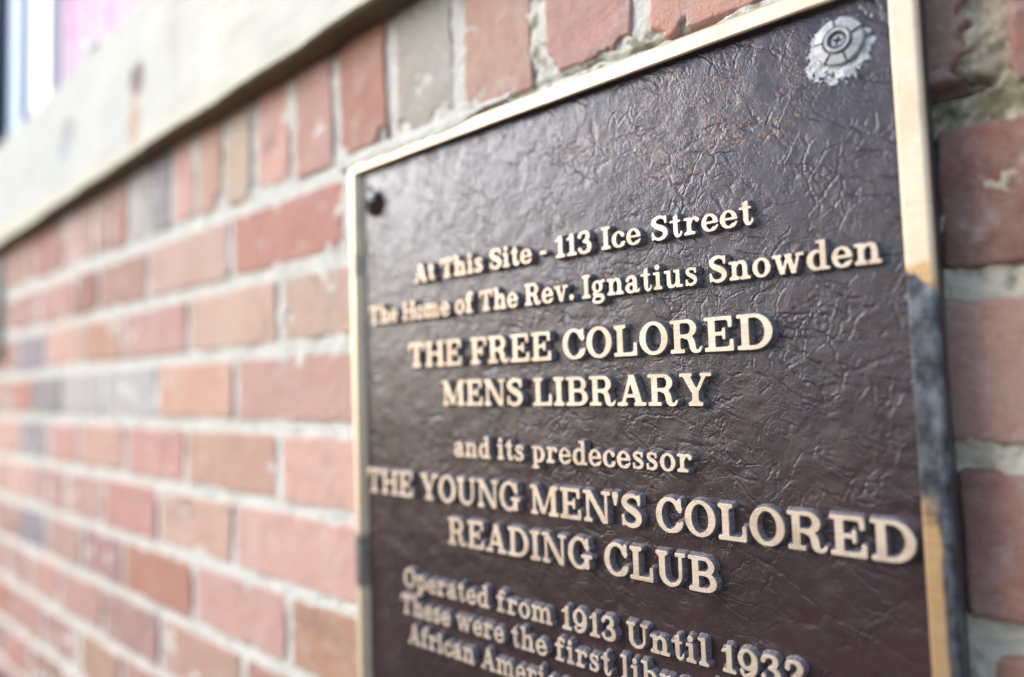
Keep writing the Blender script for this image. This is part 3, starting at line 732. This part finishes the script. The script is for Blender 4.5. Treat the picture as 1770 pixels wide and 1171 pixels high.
g('.', .26, ell(.13, .12, .125, .125))
g('-', .42, rect(.02, .40, .30, .43))
g("'", .24, poly((.08, .60), (.16, .60), (.235, .92), (.22, 1.02), (.02, 1.02), (.005, .92)))

def raster(items, w):
    x0, y0, x1, y1 = -.12, -.42, w + .12, 1.18
    nx, ny = int((x1 - x0) * G), int((y1 - y0) * G)
    xs_ = x0 + np.arange(nx) / G; ys_ = y0 + np.arange(ny) / G
    Xg, Yg = np.meshgrid(xs_, ys_)
    M_ = np.zeros(Xg.shape, bool)
    def sdf_mask(it):
        k, a = it
        if k == 'p':
            ins = np.zeros(Xg.shape, bool); n = len(a)
            for i in range(n):
                (ax_, ay_), (bx_, by_) = a[i], a[(i + 1) % n]
                if ay_ == by_: continue
                cnd = ((ay_ > Yg) != (by_ > Yg)) & (Xg < (bx_ - ax_) * (Yg - ay_) / (by_ - ay_) + ax_)
                ins ^= cnd
            return ins
        if k == 'e': return ((Xg - a[0]) / a[2]) ** 2 + ((Yg - a[1]) / a[3]) ** 2 <= 1
        if k == 'c':
            pts = np.array(a); pts = np.vstack([2 * pts[0] - pts[1], pts, 2 * pts[-1] - pts[-2]])
            mk = np.zeros(Xg.shape, bool)
            for i in range(1, len(pts) - 2):
                p0, p1, p2, p3 = pts[i - 1:i + 3]
                for q in np.linspace(0, 1, 9):
                    c = 0.5 * ((2 * p1) + (-p0 + p2) * q + (2 * p0 - 5 * p1 + 4 * p2 - p3) * q * q + (-p0 + 3 * p1 - 3 * p2 + p3) * q ** 3)
                    mk |= (Xg - c[0]) ** 2 + (Yg - c[1]) ** 2 <= max(c[2], .02) ** 2
            return mk
    for it in items:
        if it[0] == '-': M_ &= ~sdf_mask(it[1])
        else: M_ |= sdf_mask(it)
    F = M_.astype(float)
    sg = 1.5; r = 5; kx = np.exp(-np.arange(-r, r + 1) ** 2 / (2 * sg * sg)); kx /= kx.sum()
    F = np.apply_along_axis(lambda m_: np.convolve(m_, kx, 'same'), 0, F)
    F = np.apply_along_axis(lambda m_: np.convolve(m_, kx, 'same'), 1, F)
    return F, x0, y0

def contours(F, x0, y0, lv=0.5):
    ny, nx = F.shape
    nxt = {}
    Bm = F > lv
    code = (Bm[:-1, :-1] * 1 + Bm[:-1, 1:] * 2 + Bm[1:, 1:] * 4 + Bm[1:, :-1] * 8)
    def hx(i, j): return ('h', i, j)         # crossing on the edge (i,j)-(i,j+1)
    def vx(i, j): return ('v', i, j)         # crossing on the edge (i,j)-(i+1,j)
    js_, = [np.argwhere((code > 0) & (code < 15))]
    tb = {1: [('L', 'B')], 2: [('B', 'R')], 3: [('L', 'R')], 4: [('R', 'T')], 5: [('L', 'T'), ('R', 'B')], 6: [('B', 'T')], 7: [('L', 'T')],
          8: [('T', 'L')], 9: [('T', 'B')], 10: [('B', 'L'), ('T', 'R')], 11: [('T', 'R')], 12: [('R', 'L')], 13: [('R', 'B')], 14: [('B', 'L')]}
    for i, j in js_:
        E_ = {'B': hx(i, j), 'T': hx(i + 1, j), 'L': vx(i, j), 'R': vx(i, j + 1)}
        for a, b2 in tb[int(code[i, j])]: nxt[E_[a]] = E_[b2]
    def pt(e):
        k, i, j = e
        if k == 'h': f = (lv - F[i, j]) / (F[i, j + 1] - F[i, j]); return (x0 + (j + f) / G, y0 + i / G)
        f = (lv - F[i, j]) / (F[i + 1, j] - F[i, j]); return (x0 + j / G, y0 + (i + f) / G)
    loops = []
    while nxt:
        st = next(iter(nxt)); cur = st; lp = []
        while cur in nxt:
            lp.append(pt(cur)); cur = nxt.pop(cur)
        if len(lp) > 12: loops.append(np.array(lp))
    return loops

LH = 0.0042                                  # height of the letters above the field
def glyph_mesh(ch, cap):
    wd, items = GL[ch]
    F, x0, y0 = raster(items, wd)
    bm = bmesh.new()
    f_edges = []; sides = []
    for lp in contours(F, x0, y0):
        # smooth, then keep roughly every second sample
        lp = (np.roll(lp, 1, 0) + 2 * lp + np.roll(lp, -1, 0)) / 4
        lp = lp[::2] * cap
        tg = np.roll(lp, -1, 0) - np.roll(lp, 1, 0)
        nrm = np.stack([tg[:, 1], -tg[:, 0]], 1); nrm /= np.linalg.norm(nrm, axis=1)[:, None] + 1e-12
        # outward = direction in which the field falls
        k = 0.012 * cap
        def samp(p):
            j = np.clip(((p[:, 0] / cap - x0) * G).round().astype(int), 0, F.shape[1] - 1); i = np.clip(((p[:, 1] / cap - y0) * G).round().astype(int), 0, F.shape[0] - 1)
            return F[i, j]
        if (samp(lp + nrm * k * 2) - samp(lp - nrm * k * 2)).mean() > 0: nrm = -nrm
        nrm = (np.roll(nrm, 1, 0) + nrm + np.roll(nrm, -1, 0)); nrm /= np.linalg.norm(nrm, axis=1)[:, None] + 1e-12
        rings = []
        for off, hz in ((-0.00006, LH), (0.00008, LH - 0.00014), (0.00055, LH * 0.45), (0.00130, -0.0006)):
            q = lp + nrm * off
            rings.append([bm.verts.new((p[0], -hz, p[1])) for p in q])
        n = len(lp)
        for i in range(n): f_edges.append(bm.edges.new((rings[0][i], rings[0][(i + 1) % n])))
        for r_ in range(3):
            for i in range(n):
                sides.append((bm.faces.new((rings[r_][i], rings[r_][(i + 1) % n], rings[r_ + 1][(i + 1) % n], rings[r_ + 1][i])), r_))
    for f_, r_ in sides: f_.material_index = 0 if r_ == 0 else 1; f_.smooth = True
    res = bmesh.ops.triangle_fill(bm, edges=f_edges, use_beauty=True)
    for e in res['geom']:
        if isinstance(e, bmesh.types.BMFace): e.material_index = 0; e.smooth = False
    bmesh.ops.recalc_face_normals(bm, faces=bm.faces)
    top = [f_ for f_ in bm.faces if abs(f_.normal.y) > 0.99]
    if top and sum(f_.normal.y for f_ in top) > 0: bmesh.ops.reverse_faces(bm, faces=bm.faces)
    me = bpy.data.meshes.new('letter'); bm.to_mesh(me); bm.free()
    me.materials.append(M_LETTER); me.materials.append(M_SIDE)
    return me

# ------------------------------------------------------------------ the plaque
FIELD_Y, RIM_Y = -0.0095, -0.0150
plaque = link('plaque', None, loc=(-0.2336, 0, Z0 - 0.07))
tag(plaque, 'dark brown bronze memorial plaque with raised slab serif lettering and bright rim', 'plaque')
PI_ = plaque.location
def pl(name, me, mat):                      # part given in world coordinates
    o = link(name, me, mat, plaque); o.matrix_parent_inverse = Matrix.Translation(-PI_); return o
OU0, OU1, IU0, IU1 = -0.4208, -0.0463, -0.4097, -0.0568
OV1, IV1, OV0, IV0 = 0.1652, 0.1556, -0.318, -0.308
nu, nv = 300, 400
fu, fv = np.meshgrid(np.linspace(IU0 - .001, IU1 + .001, nu), np.linspace(IV0 - .001, IV1 + .001, nv))
relief = 0.00022 * fbm(fu, fv, 0.02, 201, 3) + 0.00012 * fbm(fu, fv, 0.006, 205, 3)
pl('field', grid_mesh('field', np.stack([fu, FIELD_Y - relief, fv + Z0], -1)), M_FIELD)
# rim: four mitred bars with small chamfers
def rim():
    bm = bmesh.new()
    lv = [  # (outer offset in from outer edge, y)
        (0.0, 0.0008), (0.0, RIM_Y + 0.0022), (0.0004, RIM_Y + 0.0009), (0.0016, RIM_Y + 0.0001), (0.0024, RIM_Y), ]
    li = [(0.0009, RIM_Y), (0.0003, RIM_Y + 0.0004), (0.0, RIM_Y + 0.0011), (-0.0004, FIELD_Y + 0.0008)]
    rings = []
    def ringv(u0, u1, v0, v1, y, left=0.0):
        u0 = u0 - left
        pts = []
        N_ = 60
        for k in range(N_): pts.append((u0 + (u1 - u0) * k / N_, v1))
        for k in range(N_): pts.append((u1, v1 + (v0 - v1) * k / N_))
        for k in range(N_): pts.append((u1 + (u0 - u1) * k / N_, v0))
        for k in range(N_): pts.append((u0, v0 + (v1 - v0) * k / N_))
        pts = np.array(pts)
        wv_ = 0.00012 * fbm(pts[:, 0], pts[:, 1], 0.03, 301, 3)
        return [bm.verts.new((p[0] + q, y, p[1] + q + Z0)) for p, q in zip(pts, wv_)]
    for o_, y in lv: rings.append(ringv(OU0 + o_, OU1 - o_, OV0 + o_, OV1 - o_, y))
    for (o_, y), lf in zip(li, (0.0036, 0.0036, 0.0030, 0.0)): rings.append(ringv(IU0 - o_, IU1 + o_, IV0 - o_, IV1 + o_, y, lf))
    for a, b2 in zip(rings[:-1], rings[1:]):
        n = len(a)
        for i in range(n): bm.faces.new((a[i], a[(i + 1) % n], b2[(i + 1) % n], b2[i]))
    me = bm_mesh('rim', bm)
    for p in me.polygons:
        cx_ = sum(me.vertices[i].co.x for i in p.vertices) / 4; nrm_ = p.normal
        if sum(me.vertices[i].co.y for i in p.vertices) / 4 > RIM_Y + 0.0025 and not (-0.416 < cx_ < -0.408 and abs(nrm_.x) > 0.5): p.material_index = 1
    return me
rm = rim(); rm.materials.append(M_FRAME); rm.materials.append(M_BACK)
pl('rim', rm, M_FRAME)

LINES = [("At This Site - 113 Ice Street", 0.0667, 0.0120, -0.3497, -0.1163),
         ("The Home of The Rev. Ignatius Snowden", 0.0420, 0.0124, -0.3986, -0.0650),
         ("THE FREE COLORED", 0.0096, 0.0162, -0.3565, -0.1105),
         ("MENS LIBRARY", -0.0160, 0.0157, -0.3244, -0.1407),
         ("and its predecessor", -0.0480, 0.0124, -0.3149, -0.1521),
         ("THE YOUNG MEN'S COLORED", -0.0777, 0.0165, -0.4049, -0.0596),
         ("READING CLUB", -0.1037, 0.0164, -0.3226, -0.1425),
         ("Operated from 1913 Until 1932", -0.1380, 0.0122, -0.3673, -0.1040),
         ("These were the first libraries for", -0.1560, 0.0122, -0.3705, -0.0960),
         ("African Americans", -0.1745, 0.0122, -0.3640, -0.2120)]
LS, WS = 0.085, 0.50
cache = {}
for text, base, cap, a, b2 in LINES:
    nat = 0
    for i, ch in enumerate(text):
        nat += WS if ch == ' ' else GL[ch][0]
        if i < len(text) - 1 and ch != ' ' and text[i + 1] != ' ': nat += LS
    k = (b2 - a) / nat
    x = a
    sx = k / cap
    print('LINE', text, 'width scale', round(sx, 3))
    for i, ch in enumerate(text):
        if ch == ' ': x += WS * k; continue
        key = (ch, round(cap * 1e4) > 140)
        cc = 0.0163 if key[1] else 0.0122
        if key not in cache: cache[key] = glyph_mesh(ch, cc)
        o = link('letter', cache[key], None, plaque)
        o.location = Vector((x, FIELD_Y, Z0 + base)) - PI_
        o.scale = (k / cc, 1, cap / cc)
        x += GL[ch][0] * k
        if i < len(text) - 1 and text[i + 1] != ' ': x += LS * k

# pointing mortar smeared over the outer edge of the rim, top left
mu, mv = np.meshgrid(np.linspace(-0.43, -0.262, 300), np.linspace(0.1585, 0.1735, 40))
edge = 0.1608 - 0.0010 * sstep(-0.33, -0.37, mu) + 0.0010 * fbm(mu, mv * 0, 0.012, 501, 4) + 0.0060 * sstep(-0.305, -0.27, mu)
up_ = sstep(0, 0.0012, mv - edge)
mh = 0.0010 + up_ * (0.0150 + 0.0006 * fbm(mu, mv, 0.008, 503, 4)) - 0.0062 * sstep(0.1665, 0.1735, mv)
mh = np.where(up_ > 0.01, mh, 0.012)
link('mortar_smear', grid_mesh('mortar_smear', np.stack([mu, -mh, mv + Z0], -1)), M_MORTAR, wall)

# --- rosette and screw, top right; rusted bolt, top left
def lathe(bm, prof, cx, cz, y0, n=48, a0=0.0, a1=2 * math.pi, close=True):
    """prof: list of (radius, height in front of y0)"""
    full = abs(a1 - a0 - 2 * math.pi) < 1e-6
    m_ = n if full else n + 1
    rg = []
    for r, h in prof:
        rg.append([bm.verts.new((cx + r * math.cos(a0 + (a1 - a0) * i / n), y0 - h, cz + r * math.sin(a0 + (a1 - a0) * i / n))) for i in range(m_)])
    for p, q in zip(rg[:-1], rg[1:]):
        for i in range(n if full else n):
            j = (i + 1) % m_
            bm.faces.new((p[i], p[j], q[j], q[i]))
    if not full:
        bm.faces.new([r[0] for r in rg]); bm.faces.new([r[-1] for r in rg][::-1])
    elif close:
        bm.faces.new(rg[-1])
RC = (-0.0767, Z0 + 0.1385)
FY = FIELD_Y - 0.0004
bm = bmesh.new(); lathe(bm, [(0.0098, -0.001), (0.0098, 0.0010), (0.0094, 0.0014), (0.0050, 0.0017), (0.0045, 0.0014)], *RC, FY)
ros = pl('rosette', bm_mesh('rosette', bm), M_ROSETTE)
for a, b2 in ((-68, 8), (22, 88), (102, 172), (178, 232), (240, 284)):
    bm = bmesh.new(); lathe(bm, [(0.0056, 0.001), (0.0057, 0.0027), (0.0064, 0.0032), (0.0096, 0.0026), (0.0103, 0.0019), (0.0104, 0.0006)], *RC, FY, 12, R(a), R(b2))
    sgm = link('rosette_segment', bm_mesh('rosette_segment', bm), M_ROSETTE, ros)
bm = bmesh.new(); lathe(bm, [(0.0053, 0.001), (0.0053, 0.0036), (0.0048, 0.0041), (0.0040, 0.0041), (0.0036, 0.0034), (0.0036, 0.0016)], *RC, FY, close=False)
me = bm_mesh('collar', bm)
for p in me.polygons: p.use_smooth = True
link('collar', me, M_ROSETTE, ros)
# screw head with a cross recess
bm = bmesh.new(); lathe(bm, [(0.0035, 0.001), (0.0034, 0.0022), (0.0031, 0.0028), (0.0024, 0.0031)], *RC, FY, 32, close=False)
N8 = 32
outer = [bm.verts.new((RC[0] + 0.0024 * math.cos(2 * math.pi * i / N8), FY - 0.0031, RC[1] + 0.0024 * math.sin(2 * math.pi * i / N8))) for i in range(N8)]
inner = []
for i in range(N8):
    th = 2 * math.pi * i / N8 + 0.3
    r = 0.0007 + 0.0012 * max(0, abs(math.cos(2 * th)) - 0.35) ** 1.0 / 0.65
    inner.append(bm.verts.new((RC[0] + r * math.cos(th - 0.3), FY - 0.0031, RC[1] + r * math.sin(th - 0.3))))
deep = [bm.verts.new((RC[0] + (v.co.x - RC[0]) * 0.5, FY - 0.0006, RC[1] + (v.co.z - RC[1]) * 0.5)) for v in inner]
for i in range(N8):
    j = (i + 1) % N8
    bm.faces.new((outer[i], outer[j], inner[j], inner[i])); bm.faces.new((inner[i], inner[j], deep[j], deep[i]))
bm.faces.new(deep)
bmesh.ops.remove_doubles(bm, verts=bm.verts, dist=1e-6)
me = bm_mesh('screw', bm); me.materials.append(M_SCREW); me.materials.append(M_BLACK)
for p in me.polygons:
    c = p.center
    if math.hypot(c.x - RC[0], c.z - RC[1]) < 0.0013 and c.y > FY - 0.0030: p.material_index = 1
link('screw', me, None, ros)
# filler smeared round the rosette: a relief patch that dives under the field outside its ragged outline
su, sv = np.meshgrid(np.linspace(-0.097, -0.0585, 190), np.linspace(0.112, 0.1545, 200))
du, dv = su + 0.0775, sv - 0.1355
ang = np.arctan2(dv, du)
rad = 0.0128 + 0.0012 * np.sin(ang * 2 + 2.4) + 0.0034 * fbm(su, sv, 0.0045, 401, 5, 0.7)
rad = rad + 0.0035 * np.exp(-((ang + 1.9) / 0.6) ** 2)
hh = (rad - np.hypot(du, dv))
hh = 0.0003 + 0.0009 * sstep(-0.0002, 0.0018, hh) * (0.6 + 0.5 * fbm(su, sv, 0.003, 411, 4)) - 0.0016 * (hh < 0) - 0.0010 * (fbm(su, sv, 0.0025, 421, 3) > 0.62)
hh = np.where(hh > 0.0004, hh, hh - 0.0006)
o = pl('filler_smear', grid_mesh('filler_smear', np.stack([su, FIELD_Y - hh, sv + Z0], -1)), M_FILLER)
# bolt stub
BC = (-0.3950, Z0 + 0.1300)
bm = bmesh.new(); lathe(bm, [(0.0090, -0.001), (0.0090, 0.0012), (0.0074, 0.0026), (0.0050, 0.0023), (0.0048, 0.0040), (0.0042, 0.0046), (0.0018, 0.0048)], *BC, FY, 40)
for v in bm.verts:
    n_ = math.sin(v.co.x * 2100) * math.cos(v.co.z * 1700) * 0.0005
    v.co += Vector((n_, n_, -n_))
bolt = pl('bolt', bm_mesh('bolt', bm, True), M_RUST)
bm = bmesh.new(); bmesh.ops.create_icosphere(bm, subdivisions=3, radius=0.0036)
for v in bm.verts: v.co = Vector((BC[0] + 0.0012 + v.co.x, FY - 0.0040 + v.co.y * 0.45, BC[1] + 0.0050 + v.co.z * 1.1))
link('filler_dab', bm_mesh('filler_dab', bm, True), M_FILLER, bolt)
bm = bmesh.new(); bmesh.ops.create_icosphere(bm, subdivisions=2, radius=0.0019)
for v in bm.verts: v.co = Vector((BC[0] + 0.0008 + v.co.x * 1.3, FY - 0.0040 + v.co.y * 0.6, BC[1] + 0.0102 + v.co.z))
link('bolt_tip', bm_mesh('bolt_tip', bm, True), M_BLACK, bolt)
